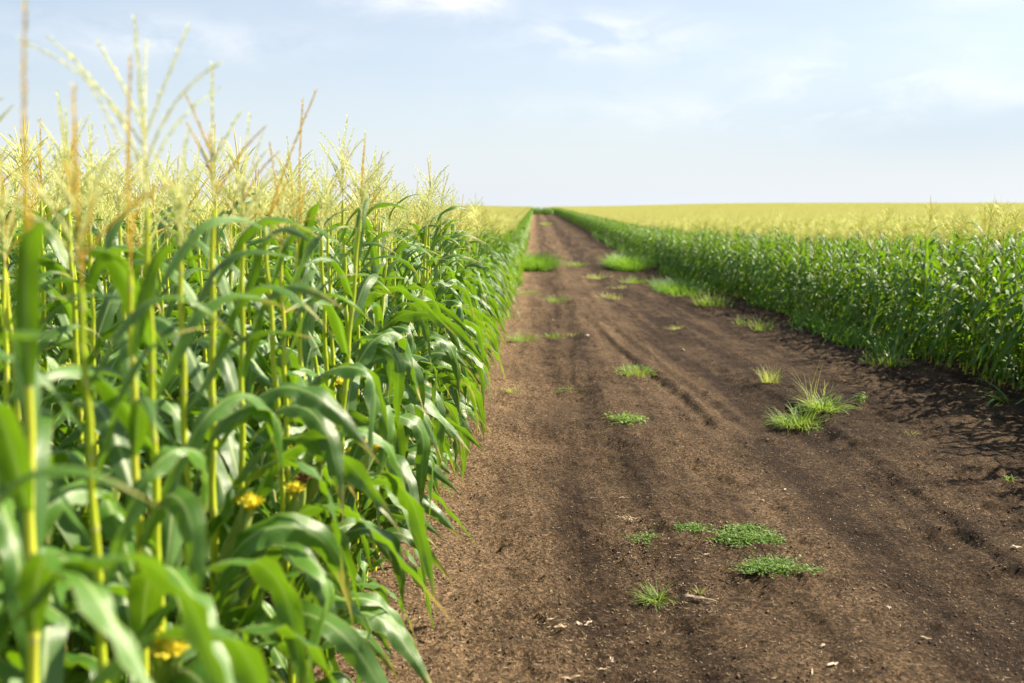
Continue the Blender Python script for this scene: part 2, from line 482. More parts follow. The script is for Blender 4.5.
def soil_material(name, track):
    m, t = new_mat(name)
    n = t.nodes.new
    geo = n('ShaderNodeNewGeometry')
    sp = n('ShaderNodeSeparateXYZ'); t.links.new(geo.outputs['Position'], sp.inputs[0])

    def noise(scale, detail=5, rough=0.6, vec=None, dist=0.0):
        k = n('ShaderNodeTexNoise'); k.inputs['Scale'].default_value = scale
        k.inputs['Detail'].default_value = detail; k.inputs['Roughness'].default_value = rough
        k.inputs['Distortion'].default_value = dist
        t.links.new(vec or geo.outputs['Position'], k.inputs['Vector'])
        return k.outputs['Fac']
    # moisture: drier and paler by the left corn, patchy, streaked along the track
    mpn = n('ShaderNodeMapping'); mpn.inputs['Scale'].default_value = (3.4, 0.22, 1)
    t.links.new(geo.outputs['Position'], mpn.inputs[0])
    streak = noise(1.0, 4, 0.55, mpn.outputs[0], 0.4)
    def stretch(v, lo, hi):
        k = n('ShaderNodeMapRange'); k.inputs['From Min'].default_value = lo; k.inputs['From Max'].default_value = hi
        t.links.new(v, k.inputs['Value']); return k.outputs[0]
    streak = stretch(streak, .30, .70)
    blot = stretch(noise(1.8, 7, 0.68), .32, .68)
    mid = stretch(noise(9, 6, 0.7), .32, .68)
    grit = stretch(noise(42, 5, 0.75), .32, .68)
    fine = stretch(noise(150, 3, 0.8), .30, .70)
    wob = mth(t, 'MULTIPLY', mth(t, 'SUBTRACT', noise(0.5, 3, 0.5), 0.5), 1.1)
    xpos = mth(t, 'DIVIDE', mth(t, 'ADD', mth(t, 'ADD', sp.outputs['X'], wob), 1.0), 6.0, True)
    lanes = [(-1.0, 1.0), (-.45, .90), (-.05, .48), (.3, .14), (.9, .18), (1.35, .34), (1.75, .30), (2.1, .02), (2.9, .0), (3.4, .07), (4.4, .08)]
    xramp = ramp_node(t, xpos, [((a + 1) / 6, (b, b, b)) for a, b in lanes], 'EASE')
    mp2 = n('ShaderNodeMapping'); mp2.inputs['Scale'].default_value = (13, .55, 1)
    t.links.new(geo.outputs['Position'], mp2.inputs[0])
    tread = stretch(noise(1.0, 3, 0.6, mp2.outputs[0], 0.6), .35, .65)
    f = mth(t, 'ADD', mth(t, 'MULTIPLY', streak, 0.44), mth(t, 'ADD', mth(t, 'MULTIPLY', blot, 0.34), mth(t, 'MULTIPLY', mid, 0.26)))
    f = mth(t, 'ADD', f, mth(t, 'MULTIPLY', tread, 0.10))
    f = mth(t, 'ADD', mth(t, 'SUBTRACT', f, 0.50), xramp, True)
    dark = mixc(t, grit, (0.011, 0.006, 0.0035), (0.054, 0.030, 0.0165))
    pale = mixc(t, grit, (0.090, 0.055, 0.029), (0.380, 0.250, 0.145))
    col = mixc(t, f, dark, pale)
    # pale grains and straw dust
    gr = mth(t, 'MULTIPLY', mth(t, 'SUBTRACT', fine, 0.68), 3.5, True)
    col = mixc(t, mth(t, 'MULTIPLY', gr, mth(t, 'ADD', mth(t, 'MULTIPLY', f, 0.4), 0.25)), col, (0.42, 0.31, 0.20))
    dk = mth(t, 'MULTIPLY', mth(t, 'SUBTRACT', 0.30, stretch(noise(24, 6, 0.8), .3, .7)), 4.0, True)
    col = mixc(t, mth(t, 'MULTIPLY', dk, 0.45), col, (0.028, 0.018, 0.012))
    vo = n('ShaderNodeTexVoronoi'); vo.inputs['Scale'].default_value = 75; vo.inputs['Randomness'].default_value = 1
    t.links.new(geo.outputs['Position'], vo.inputs['Vector'])
    vsep = n('ShaderNodeSeparateColor'); t.links.new(vo.outputs['Color'], vsep.inputs[0])
    gain = mth(t, 'ADD', 0.50, mth(t, 'MULTIPLY', mth(t, 'POWER', vsep.outputs[0], 1.6), 1.35))
    gcol = n('ShaderNodeCombineColor')
    for k_ in range(3): t.links.new(gain, gcol.inputs[k_])
    col = mixc(t, 1.0, col, gcol.outputs[0], 'MULTIPLY')
    bs = n('ShaderNodeBsdfPrincipled'); t.links.new(col, bs.inputs['Base Color'])
    bs.inputs['Roughness'].default_value = 0.95; bs.inputs['Specular IOR Level'].default_value = 0.15
    b1 = n('ShaderNodeBump'); b1.inputs['Strength'].default_value = 1.0; b1.inputs['Distance'].default_value = 0.03
    hh = mth(t, 'ADD', mth(t, 'MULTIPLY', grit, 0.6), mth(t, 'MULTIPLY', fine, 0.35))
    t.links.new(hh, b1.inputs['Height'])
    t.links.new(b1.outputs[0], bs.inputs['Normal'])
    o = n('ShaderNodeOutputMaterial'); t.links.new(bs.outputs[0], o.inputs[0])
    return m


M_TRACK = soil_material('track_soil', True)
M_FIELD = M_TRACK
M_CRUMB = simple_mat('soil_crumb', [(0.2, (0.070, 0.043, 0.025)), (0.6, (0.150, 0.098, 0.060)), (0.9, (0.32, 0.23, 0.15))], scale=30, rough=0.95, bump=0.5)

# ------------------------------------------------------------------ ground
def steps(a, b, f):
    r = [a]
    while r[-1] < b:
        r.append(r[-1] + f(r[-1]))
    r[-1] = b
    return r


xs = np.array(sorted(set(
    [-x for x in steps(1.7, 1500, lambda v: 0.06 + (v - 1.7) * 0.14)] +
    list(np.round(np.linspace(-1.7, TRACK_L, 38), 4)) + list(np.round(np.linspace(TRACK_L, TRACK_R, 200), 4)) +
    steps(TRACK_R, 1500, lambda v: 0.06 + (v - TRACK_R) * 0.14))))
ys = np.array([-300, -100, -40, -20, -10, -6, -4, -3, -2, -1, 0, 0.7, 1.3, 1.8, 2.2] + steps(2.6, 4.0, lambda v: 0.05) +
              steps(4.02, 330, lambda v: max(0.022, v * 0.0062)) + steps(335, 4000, lambda v: v * 0.05))
X, Y = np.meshgrid(xs, ys)
Z = ground_z(X, Y)
gv = np.stack([X, Y, Z], -1).reshape(-1, 3)
nx, ny = len(xs), len(ys)
ii, jj = np.meshgrid(np.arange(nx - 1), np.arange(ny - 1))
q = (jj * nx + ii)
F_all = np.stack([q, q + 1, q + nx + 1, q + nx], -1)
cx = (xs[:-1] + xs[1:]) / 2
cyy = (ys[:-1] + ys[1:]) / 2
intrack = (cx[None, :] > TRACK_L) & (cx[None, :] < TRACK_R) & (cyy[:, None] < 246) & (cyy[:, None] > -120)


def sub_mesh(name, F, mat):
    F = F.reshape(-1, 4)
    used, inv = np.unique(F, return_inverse=True)
    me = mesh_np(name, gv[used], inv.reshape(-1, 4), [mat])
    o = bpy.data.objects.new(name, me); C.objects.link(o)
    return tag(o, kind='structure')


sub_mesh('dirt_track', F_all[intrack], M_TRACK)
sub_mesh('field_soil', F_all[~intrack], M_FIELD)

# ------------------------------------------------------------------ corn building blocks
def leaf_geo(L, Wd, th0, th1, p=1.4, nseg=16, across=4, twist=0.0, bend=0.0, fold=0.35, wave=0.012, wf=16, m=0, seed=None, kink=0.0, rag=0.0):
    """a leaf leaving the origin towards +x: rises, arches over and hangs"""
    g = Geo()
    t = np.linspace(0, 1, nseg + 1)
    a_ = 0.02 + 0.16 * p; b_ = a_ + 0.30 + 0.22 * p
    th = th0 + (th1 - th0) * (0.80 * sstep(a_, b_, t) + 0.20 * t)
    if kink: th = th + kink * sstep(0.50, 0.58, t)
    th = np.minimum(th, math.pi * 1.02)
    ds = L / nseg
    x = np.concatenate([[0], np.cumsum(np.sin((th[:-1] + th[1:]) / 2) * ds)])
    z = np.concatenate([[0], np.cumsum(np.cos((th[:-1] + th[1:]) / 2) * ds)])
    y = bend * t ** 2 * L
    wv = (0.42 + 0.58 * sstep(0, 0.22, t)) * (1 - sstep(0.50, 1.0, t) ** 1.4 * 0.985)
    if rag: wv = wv * (1 + np.array([rnd.uniform(-rag, rag) for _ in t]))
    tw = twist * t ** 1.3
    side = np.stack([np.sin(tw) * np.cos(th), np.cos(tw), -np.sin(tw) * np.sin(th)], 1)
    P = np.stack([x, y, z], 1)
    fo = fold * (1 - 0.6 * t)
    g.strip(P, wv * Wd / 2, -side, m, across, fold=fold, wave=wave, wf=wf, tone=0.5)
    return g


def stalk_points(H, lean=0.02, seed=0):
    r = random.Random(seed)
    zs = []; rs = []
    node = 0.165
    z = 0.0
    while z < H:
        base = 0.0140 * (1 - 0.55 * (z / H) ** 1.8)
        zs += [z, z + 0.008, z + 0.02, z + node * 0.5]
        rs += [base * 1.02, base * 1.22, base * 1.05, base]
        z += node
    zs.append(H); rs.append(0.0045)
    zs = np.array(zs); rs = np.array(rs)
    k = zs <= H
    zs, rs = zs[k], rs[k]
    a, b = r.uniform(-lean, lean), r.uniform(-lean, lean)
    P = np.stack([a * (zs / H) ** 2 * H + 0.003 * np.sin(zs / 0.165 * math.pi), b * (zs / H) ** 2 * H, zs], 1)
    return P, rs


def tassel_geo(seed, L=0.36, nb=11, lod=0, spread=1.0, m=0, ms=1, tan=0.0, blen=1.0):
    """central spike and side branches carrying spikelets; origin at the tassel's foot"""
    r = random.Random(seed)
    g = Geo()

    def branch(P, rad, mat, n_sp):
        if lod == 0:
            g.tube(P, np.linspace(0.0026, 0.0012, len(P)), 4, mat)
            P = np.asarray(P)
            for k in range(n_sp):
                f = 0.12 + 0.88 * (k + r.random() * .5) / n_sp
                i = min(f * (len(P) - 1), len(P) - 1.001); a = int(i)
                c = P[a] + (P[a + 1] - P[a]) * (i - a)
                T = P[a + 1] - P[a]; T /= np.linalg.norm(T)
                o = np.array([r.gauss(0, 1), r.gauss(0, 1), r.gauss(0, 1)]); o -= o.dot(T) * T; o /= np.linalg.norm(o)
                d = T * 0.85 + o * 0.5; d /= np.linalg.norm(d)
                ln = r.uniform(0.008, 0.0125); s2 = np.cross(d, o) * rad * 0.9 * (1 - .5 * f ** 3)
                e = c + o * 0.001
                V = [e, e + d * ln * .5 + s2, e + d * ln, e + d * ln * .5 - s2]
                g.add(V, [(0, 1, 2, 3)], [(0, 0), (1, .5), (0, 1), (0, .5)], mat)
        elif lod == 1:
            g.tube(P, np.array([0.0022] + [rad] * (len(P) - 2) + [0.001]), 3, mat)
        else:
            P = np.asarray(P)
            sd = np.array([r.gauss(0, 1), r.gauss(0, 1), 0.2])
            g.strip(P, np.array([0.003] + [rad * 1.3] * (len(P) - 2) + [0.002]), sd, mat, 1)
    rad = 0.0044
    npt = {0: 9, 1: 6, 2: 3}[lod]
    lean = (r.uniform(-.10, .10), r.uniform(-.10, .10))
    t = np.linspace(0, 1, npt)
    spike = np.stack([lean[0] * t ** 2 * L, lean[1] * t ** 2 * L, t * L], 1)
    branch(spike, rad * 1.1, ms if r.random() < tan else m, 150)
    ph = r.random() * 6.28
    for k in range(nb):
        z0 = L * (0.04 + 0.42 * k / nb)
        az = ph + k * 2.4 + r.uniform(-.4, .4)
        ln = L * blen * r.uniform(0.45, 0.72) * (1 - 0.25 * k / nb)
        th0 = r.uniform(0.22, 0.55) * spread; th1 = th0 + r.uniform(0.05, 0.75) * spread
        th = th0 + (th1 - th0) * t
        ds = ln / (npt - 1)
        rr = np.concatenate([[0], np.cumsum(np.sin(th[1:]) * ds)]); zz = np.concatenate([[0], np.cumsum(np.cos(th[1:]) * ds)])
        P = np.stack([rr * math.cos(az), rr * math.sin(az), z0 + zz], 1)
        branch(P, rad, ms if r.random() < tan * .4 else m, 46)
    return g


def ear_geo(m=0, full=True):
    g = Geo()
    t = np.linspace(0, 1, 9)
    prof = np.array([0.010, 0.017, 0.023, 0.026, 0.0265, 0.025, 0.021, 0.015, 0.006])
    P = np.stack([0.02 + t * 0.09, 0 * t, t * 0.21], 1)
    g.tube(P, prof, 8 if full else 5, m)
    if full:
        for k in range(3):
            az = k * 2.1
            Q = np.stack([0.02 + t * 0.10 + 0.03 * t ** 3 * math.cos(az), 0.024 * np.sin(t * 2.6) * math.sin(az) + 0.02 * t ** 3 * math.sin(az), t * 0.25], 1)
            g.strip(Q, 0.014 * (1 - t ** 3) + 0.001, (math.sin(az), math.cos(az), 0), m, 2, fold=-.5)
    return g


def silk_geo(seed):
    r = random.Random(seed); g = Geo()
    t = np.linspace(0, math.pi, 6)
    g.tube(np.stack([.105 + 0 * t, 0 * t, .222 - .024 * np.cos(t)], 1), np.maximum(np.sin(t), .02) * .019, 8)
    for k in range(200):
        az = r.random() * 6.28; a = r.uniform(0.1, 2.0); ln = r.uniform(0.035, 0.055)
        t = np.linspace(0, 1, 4)
        d = a * .5 + t * a
        P = np.stack([np.cos(az) * np.sin(d) * t * ln * .8, np.sin(az) * np.sin(d) * t * ln * .8, t * ln * (1 - .4 * t * a)], 1)
        g.strip(P + np.array([0.105, 0, 0.205]), 0.0022, (r.gauss(0, 1), r.gauss(0, 1), 0), 0, 1)
    return g


# leaf variants, towards +x
LEAVES = []
for k in range(20):
    r = random.Random(100 + k)
    LEAVES.append(('long', leaf_geo(r.uniform(0.78, 1.04), r.uniform(0.064, 0.090), r.uniform(0.30, 0.62), r.uniform(2.5, 3.1),
                                    p=r.uniform(.75, 1.35), twist=r.uniform(-2.8, 2.8), bend=r.uniform(-.28, .28),
                                    fold=r.uniform(.2, .5), wave=r.uniform(.012, .030), wf=r.uniform(22, 50), kink=r.choice([0, 0, .5]), nseg=24, rag=.07)))
for k in range(8):
    r = random.Random(300 + k)
    LEAVES.append(('upper', leaf_geo(r.uniform(0.46, 0.66), r.uniform(0.045, 0.062), r.uniform(0.30, 0.55), r.uniform(1.5, 2.7),
                                     p=r.uniform(1.2, 2.2), twist=r.uniform(-.9, .9), bend=r.uniform(-.15, .15),
                                     fold=r.uniform(.3, .6), wave=r.uniform(.003, .009), wf=r.uniform(16, 30))))
LEAF_ME = {'long': [], 'upper': []}
LEAF_GEO = {'long': [], 'upper': []}
for kind, g in LEAVES:
    LEAF_ME[kind].append(g.mesh('leaf', [M_LEAF])); LEAF_GEO[kind].append(g)

# cheap leaves for plants further off
def cheap_leaf(r, kind, seg=5):
    if kind == 'long':
        return leaf_geo(r.uniform(0.74, 1.0), r.uniform(0.060, 0.080), r.uniform(0.28, 0.60), r.uniform(2.6, 3.1), p=r.uniform(.65, 1.25), nseg=seg, across=2 if seg > 3 else 1,
                        twist=r.uniform(-2.0, 2.0), bend=r.uniform(-.2, .2), fold=.35 if seg > 3 else 0, wave=.010 if seg > 3 else 0)
    return leaf_geo(r.uniform(0.44, 0.64), r.uniform(0.042, 0.058), r.uniform(0.30, 0.6), r.uniform(1.6, 2.6), p=r.uniform(1.2, 2.0), nseg=seg, across=2 if seg > 3 else 1,
                    twist=r.uniform(-.8, .8), bend=r.uniform(-.15, .15), fold=.4 if seg > 3 else 0, wave=.005 if seg > 3 else 0)


H_STALK = 2.03      # foot of the tassel
STALKS = []
for k in range(5):
    P, rs = stalk_points(H_STALK, 0.03, 500 + k)
    g = Geo(); g.tube(P, rs, 8)
    STALKS.append((g, P, g.mesh('stalk', [M_STALK])))
TASSELS = [tassel_geo(700 + k, L=0.40, nb=13 + k % 4, lod=0, spread=0.9 + 0.15 * (k % 3), tan=0.15).mesh('tassel', [M_TASSEL, M_SPIKE]) for k in range(8)]
TASSEL_BIG = [tassel_geo(740, L=0.42, nb=9, lod=0, spread=1.25, tan=0.15, blen=1.6).mesh('tassel', [M_TASSEL, M_SPIKE]),
              tassel_geo(751, L=0.50, nb=1, lod=0, spread=.6, tan=1.0, blen=.5).mesh('tassel', [M_TASSEL, M_SPIKE]),
              tassel_geo(753, L=0.40, nb=5, lod=0, spread=.7, tan=.8).mesh('tassel', [M_TASSEL, M_SPIKE])]
TASSELS_MID = [tassel_geo(800 + k, L=0.42, nb=15 + k % 3, lod=1, spread=1.0 + .15 * (k % 3), tan=.05) for k in range(6)]
TASSELS_MID_ME = [g.mesh('tassel', [M_TASSELM, M_SPIKE]) for g in TASSELS_MID]
EAR_ME = ear_geo().mesh('ear', [M_HUSK])
SILK_ME = [silk_geo(5).mesh('silk', [M_SILK]), silk_geo(6).mesh('silk', [M_SILKB])]


def leaf_plan(r, road=0.0):
    """list of (height, azimuth, kind, scale) up the stalk"""
    plan = []
    plane = r.uniform(0, math.pi)
    if road: plane = r.gauss(0, 0.8)
    nl = 15
    for k in range(nl):
        f = k / (nl - 1)
        h = 0.16 + 1.66 * f
        az = plane + (k % 2) * math.pi + r.uniform(-.35, .35)
        kind = 'upper' if f > 0.74 else 'long'
        s = (0.70 + 0.34 * math.sin(math.pi * min(1, f * 1.05 + .12))) if kind == 'long' else (1.12 - (f - .74) * 1.1)
        if f < 0.08 and r.random() < .3: continue
        plan.append((h, az, kind, s * r.uniform(.9, 1.08)))
    for k in range(6):
        plan.append((r.uniform(.28, .95), r.uniform(0, 6.28), 'long', r.uniform(.55, .8)))
    for k in range(4):
        plan.append((r.uniform(.12, .30), r.uniform(0, 6.28), 'long', r.uniform(.38, .55)))
    return plan


FOLIAGE = []       # geometry for the plants a little further off
for k in range(8):
    r = random.Random(900 + k); g = Geo()
    for h, az, kind, s in leaf_plan(r):
        lg = cheap_leaf(r, kind, 6)
        g.merge(lg, Matrix.Translation((0, 0, h)) @ Matrix.Rotation(az, 4, 'Z') @ Matrix.Diagonal((s, s, s, 1)), tone=r.random())
    for _ in range(6):
        h, az, s = r.uniform(.06, .34), r.uniform(0, 6.28), r.uniform(.38, .6)
        g.merge(cheap_leaf(r, 'long', 6), Matrix.Translation((0, 0, h)) @ Matrix.Rotation(az, 4, 'Z') @ Matrix.Diagonal((s, s, s, 1)), tone=r.random())
    FOLIAGE.append(g)
FOLIAGE_ME = [g.mesh('foliage', [M_LEAFR]) for g in FOLIAGE]


def height_scale(y):
    return float(np.interp(y, [3, 6, 13, 20, 400], [1.03, 1.01, 0.93, 0.87, 0.85]))


def put(name, me, parent, loc=(0, 0, 0), rot=(0, 0, 0), s=1.0):
    o = bpy.data.objects.new(name, me)
    C.objects.link(o)
    o.parent = parent
    o.location = loc; o.rotation_euler = rot
    o.scale = (s, s, s) if isinstance(s, (int, float)) else s
    return o


def ear_on(root, r, h, brown=False):
    e = put('ear', EAR_ME, root, (0, 0, h), (0, r.uniform(-.1, .2), r.uniform(-2.2, 1.0)), r.uniform(.9, 1.15))
    put('silk', SILK_ME[1 if brown else 0], e, (0, 0, 0))


def corn(x, y, label, group, detail, hs=None, tassel=None, seed=0, road=0.0, ear=None, z=None):
    r = random.Random(seed)
    root = bpy.data.objects.new('corn_plant', None); C.objects.link(root)
    root.location = (x, y, gz(x, y) - 0.01 if z is None else z)
    root.rotation_euler = (r.gauss(0, .04), r.gauss(0, .04), 0)
    s = (height_scale(y) * r.gauss(1.0, .05) * ((.965 if detail else .93) if 'edge row' in label else 1.0)) if hs is None else hs
    root.scale = (s, s, s)
    root.empty_display_size = 0.2
    tag(root, label, 'corn', group)
    k = r.randrange(5); g, P, me = STALKS[k]
    rot = r.uniform(0, 6.28) if not detail else 0.0
    put('stalk', me, root)
    top = P[-1]
    if hs is not None:
        root.rotation_euler = (0, 0, 0)
        root.location.x -= top[0] * s; root.location.y -= top[1] * s
    tm = tassel if tassel is not None else (r.choice(TASSELS) if detail else r.choice(TASSELS_MID_ME))
    put('tassel', tm, root, tuple(top - np.array([0, 0, .005])), (0, .34 if 'leans' in label else 0, r.uniform(0, 6.28) if tassel is None else 0), r.uniform(.85, 1.1) if tassel is None else 1.0)
    if detail:
        for h, az, kind, ls in leaf_plan(r, road):
            j = int(np.argmin(abs(P[:, 2] - h))); c = P[j]
            put('leaf', r.choice(LEAF_ME[kind]), root, (c[0] + math.cos(az) * .006, c[1] + math.sin(az) * .006, h), (r.uniform(-.12, .12), r.uniform(-.1, .12), az), ls)
    else:
        put('foliage', r.choice(FOLIAGE_ME), root, (0, 0, 0), (0, 0, r.uniform(0, 6.28)))
    if ear or (ear is None and r.random() < .55):
        if isinstance(ear, float):
            e = put('ear', EAR_ME, root, (0, 0, ear), (0, .25, -1.0 + r.uniform(-.2, .2)), 1.25)
            put('silk', SILK_ME[0], e)
        else:
            ear_on(root, r, r.uniform(.80, 1.05), r.random() < .3)
    return root


# ------------------------------------------------------------------ individual corn plants
GL = 'corn plants of the field on the left'
GR = 'corn plants of the field on the right'
# edge row, nearest plants one by one: x, y, scale, tassel, ear, label
front = [
    (-0.95, 1.50, 0.98, None, None, 'corn plant nearest the camera, its blurred leaves crossing the left edge of the photo'),
    (-0.93, 1.81, 0.985, TASSEL_BIG[1], 1.02, 'corn plant with one upright tan tassel spike reaching the top edge at far left'),
    (-0.94, 2.04, 0.96, None, 0.86, 'blurred corn plant between the far left tall spike and the paired stalks'),
    (-0.93, 2.27, 0.965, TASSEL_BIG[1], None, 'left stalk of the touching pair, with a straight tan tassel spike'),
    (-0.93, 2.39, 1.05, TASSEL_BIG[0], 0.82, 'right stalk of the touching pair, its open branching tassel the tallest against the sky'),
    (-0.94, 2.63, 0.97, None, None, 'corn plant just right of the paired stalks, with a low pale tassel'),
    (-0.93, 2.89, 1.03, TASSEL_BIG[2], None, 'corn plant with a stiff orange-tan tassel right of the wide open tassel'),
    (-0.92, 3.14, 0.98, None, 0.86, 'corn plant with a yellow silked ear hanging at waist height on its slim stalk'),
    (-0.93, 3.43, 1.00, TASSEL_BIG[1], None, 'corn plant whose single spike leans over the mass of pale tassels'),
    (-0.94, 3.68, 0.96, None, None, 'corn plant between the leaning spike and the thin upright spike'),
    (-0.93, 3.94, 0.995, TASSEL_BIG[1], 0.9, 'corn plant with a thin brown spike right behind the leaning one'),
    (-0.93, 5.78, 0.995, TASSEL_BIG[2], None, 'corn plant with a reddish forked tassel standing alone against the pale sky'),
]
taken = []
for i, (x, y, s, tm, ear, lab) in enumerate(front):
    corn(x, y, lab, GL, True, hs=s, tassel=tm, seed=2000 + i, road=1.0, ear=ear)
    taken.append((x, y))

indiv = set()
rr_ = random.Random(77)
n_ind = len(front)


def free(x, y, d=0.12):
    return all((x - a) ** 2 + (y - b) ** 2 > d * d for a, b in taken)


ROWS_L = [-0.93 - 0.75 * k for k in range(60)]
left_rows = [(0, 4.08, 15.0, 0.165), (1, 3.0, 12.5, 0.20), (2, 4.3, 11.5, 0.21), (3, 5.6, 10.8, 0.22)]
lab_l = ['corn plant of the left edge row beyond the tall spiked ones, leaves over the track',
         'corn plant of the second row left of the dirt track, half behind the edge row',
         'corn plant of the third row left of the dirt track, seen between nearer stalks',
         'corn plant of the fourth row left of the dirt track, mostly its pale tassel showing']
done_rows = {}
for k, y0, y1, sp in left_rows:
    y = y0
    while y < y1:
        x = ROWS_L[k] + rr_.uniform(-.035, .035)
        if free(x, y):
            lim = 11 if k == 0 else 9.0 - k
            corn(x, y, lab_l[k], GL + (', edge row' if k == 0 else ', inner row %s' % ('second', 'third', 'fourth')[k - 1]), y < lim, seed=3000 + n_ind, road=1.0 if k == 0 else 0)
            n_ind += 1
        y += sp * rr_.uniform(.8, 1.25)
    done_rows[('L', k)] = (y0, y1)
ROWS_R = [5.62 + 0.75 * k for k in range(60)]
lab_r = ['corn plant of the edge row right of the dirt track, shaded near its foot',
         'corn plant of the second row on the right, its top leaves above the edge row']
for k, y0, y1, sp in [(0, 10.6, 22.0, 0.185), (1, 11.8, 17.0, 0.21)]:
    y = y0
    while y < y1 and n_ind < 300:
        x = ROWS_R[k] + rr_.uniform(-.05, .05)
        corn(x, y, lab_r[k], GR + (', edge row' if k == 0 else ', second row'), False, seed=3000 + n_ind)
        n_ind += 1
        y += sp * rr_.uniform(.8, 1.25)
    done_rows[('R', k)] = (y0, y)
print('individual corn plants', n_ind)

# ------------------------------------------------------------------ the rest of the corn: instanced, one object per field
SRC = bpy.data.collections.new('corn_sources')       # never linked to the scene
PATCH = bpy.data.collections.new('corn_patches')
SHORT = bpy.data.collections.new('corn_patches_bare')


def whole_plant(k):
    r = random.Random(1200 + k); g = Geo()
    st = Geo(); P, rs = stalk_points(H_STALK, 0.03, 60 + k)
    st.tube(P[::2], rs[::2], 5)
    g.merge(st)
    g.M[-1][:] = 1
    fo = FOLIAGE[k % len(FOLIAGE)]
    g.merge(fo, Matrix.Rotation(r.random() * 6, 4, 'Z'))
    g.M[-1][:] = 0
    tg = tassel_geo(1300 + k, L=0.42, nb=15 + k % 3, lod=1, spread=1.15, tan=.06)
    V, F, UV, M_, T = tg.arr()
    g.V.append(V + P[-1]); g.F.append(F + g.n); g.UV.append(UV); g.M.append(M_ + 2); g.T.append(T); g.n += len(V)
    if k % 2:
        eg = ear_geo(full=False)
        V, F, UV, M_, T = eg.arr()
        g.V.append(V + np.array([0, 0, .9])); g.F.append(F + g.n); g.UV.append(UV); g.M.append(M_ + 1); g.T.append(T); g.n += len(V)
    return g.mesh('corn_whole', [M_LEAFR, M_STALK, M_TASSELM, M_TASSELM])


for k in range(8):
    SRC.objects.link(bpy.data.objects.new('corn_source_%d' % k, whole_plant(k)))


def patch_mesh(k, tassels=True):
    r = random.Random(1500 + k); g = Geo()
    for row in range(4):
        y = -1.5 + r.random() * .2
        while y < 1.5:
            x = -1.125 + .75 * row + r.uniform(-.07, .07)
            s = r.uniform(.93, 1.07)
            t = np.array([0, 1.0, 1.98]) * s
            st = np.stack([x + 0 * t, y + 0 * t, t], 1)
            g.strip(st, 0.010, (1, .3, 0), 1, 1)
            pl = r.uniform(0, 3.14)
            for i in range(11):
                f = i / 10; h = (.2 + 1.5 * f) * s
                kind = 'upper' if f > .7 else 'long'
                lg = cheap_leaf(r, kind, 3)
                g.merge(lg, Matrix.Translation((x, y, h)) @ Matrix.Rotation(pl + (i % 2) * 3.14 + r.uniform(-.4, .4), 4, 'Z') @ Matrix.Diagonal((s, s, s, 1)), tone=r.random())
            if tassels:
                tg = tassel_geo(r.randrange(10 ** 6), L=.40, nb=11, lod=2, spread=1.2, tan=.05)
                V, F, UV, M_, T = tg.arr()
                g.V.append(V + np.array([x, y, t[-1]])); g.F.append(F + g.n); g.UV.append(UV); g.M.append(M_ * 0 + 2); g.T.append(T); g.n += len(V)
            y += r.uniform(.17, .25)
    return g.mesh('corn_patch', [M_LEAFR, M_STALK, M_TASSELF])


for k in range(5):
    PATCH.objects.link(bpy.data.objects.new('corn_patch_source_%d' % k, patch_mesh(k)))


def instancer(name, pts, rots, scls, idx, coll):
    me = bpy.data.meshes.new(name)
    me.vertices.add(len(pts)); me.vertices.foreach_set('co', np.asarray(pts, np.float32).ravel())
    a = me.attributes.new('rot', 'FLOAT_VECTOR', 'POINT'); a.data.foreach_set('vector', np.asarray(rots, np.float32).ravel())
    a = me.attributes.new('scl', 'FLOAT', 'POINT'); a.data.foreach_set('value', np.asarray(scls, np.float32))
    a = me.attributes.new('pick', 'INT', 'POINT'); a.data.foreach_set('value', np.asarray(idx, np.int32))
    o = bpy.data.objects.new(name, me); C.objects.link(o)
    ng = bpy.data.node_groups.new(name + '_nodes', 'GeometryNodeTree')
    ng.interface.new_socket(name='Geometry', in_out='INPUT', socket_type='NodeSocketGeometry')
    ng.interface.new_socket(name='Geometry', in_out='OUTPUT', socket_type='NodeSocketGeometry')
    gi = ng.nodes.new('NodeGroupInput'); go = ng.nodes.new('NodeGroupOutput')
    ci = ng.nodes.new('GeometryNodeCollectionInfo')
    ci.inputs['Collection'].default_value = coll
    ci.inputs['Separate Children'].default_value = True
    ci.inputs['Reset Children'].default_value = True
    ip = ng.nodes.new('GeometryNodeInstanceOnPoints')
    ip.inputs['Pick Instance'].default_value = True

    def attr(nm, ty):
        n = ng.nodes.new('GeometryNodeInputNamedAttribute'); n.data_type = ty; n.inputs['Name'].default_value = nm
        return n.outputs['Attribute']
    ng.links.new(gi.outputs[0], ip.inputs['Points'])
    ng.links.new(ci.outputs[0], ip.inputs['Instance'])
    ng.links.new(attr('pick', 'INT'), ip.inputs['Instance Index'])
    ng.links.new(attr('rot', 'FLOAT_VECTOR'), ip.inputs['Rotation'])
    ng.links.new(attr('scl', 'FLOAT'), ip.inputs['Scale'])
    ng.links.new(ip.outputs[0], go.inputs[0])
    md = o.modifiers.new('plants', 'NODES'); md.node_group = ng
    return o


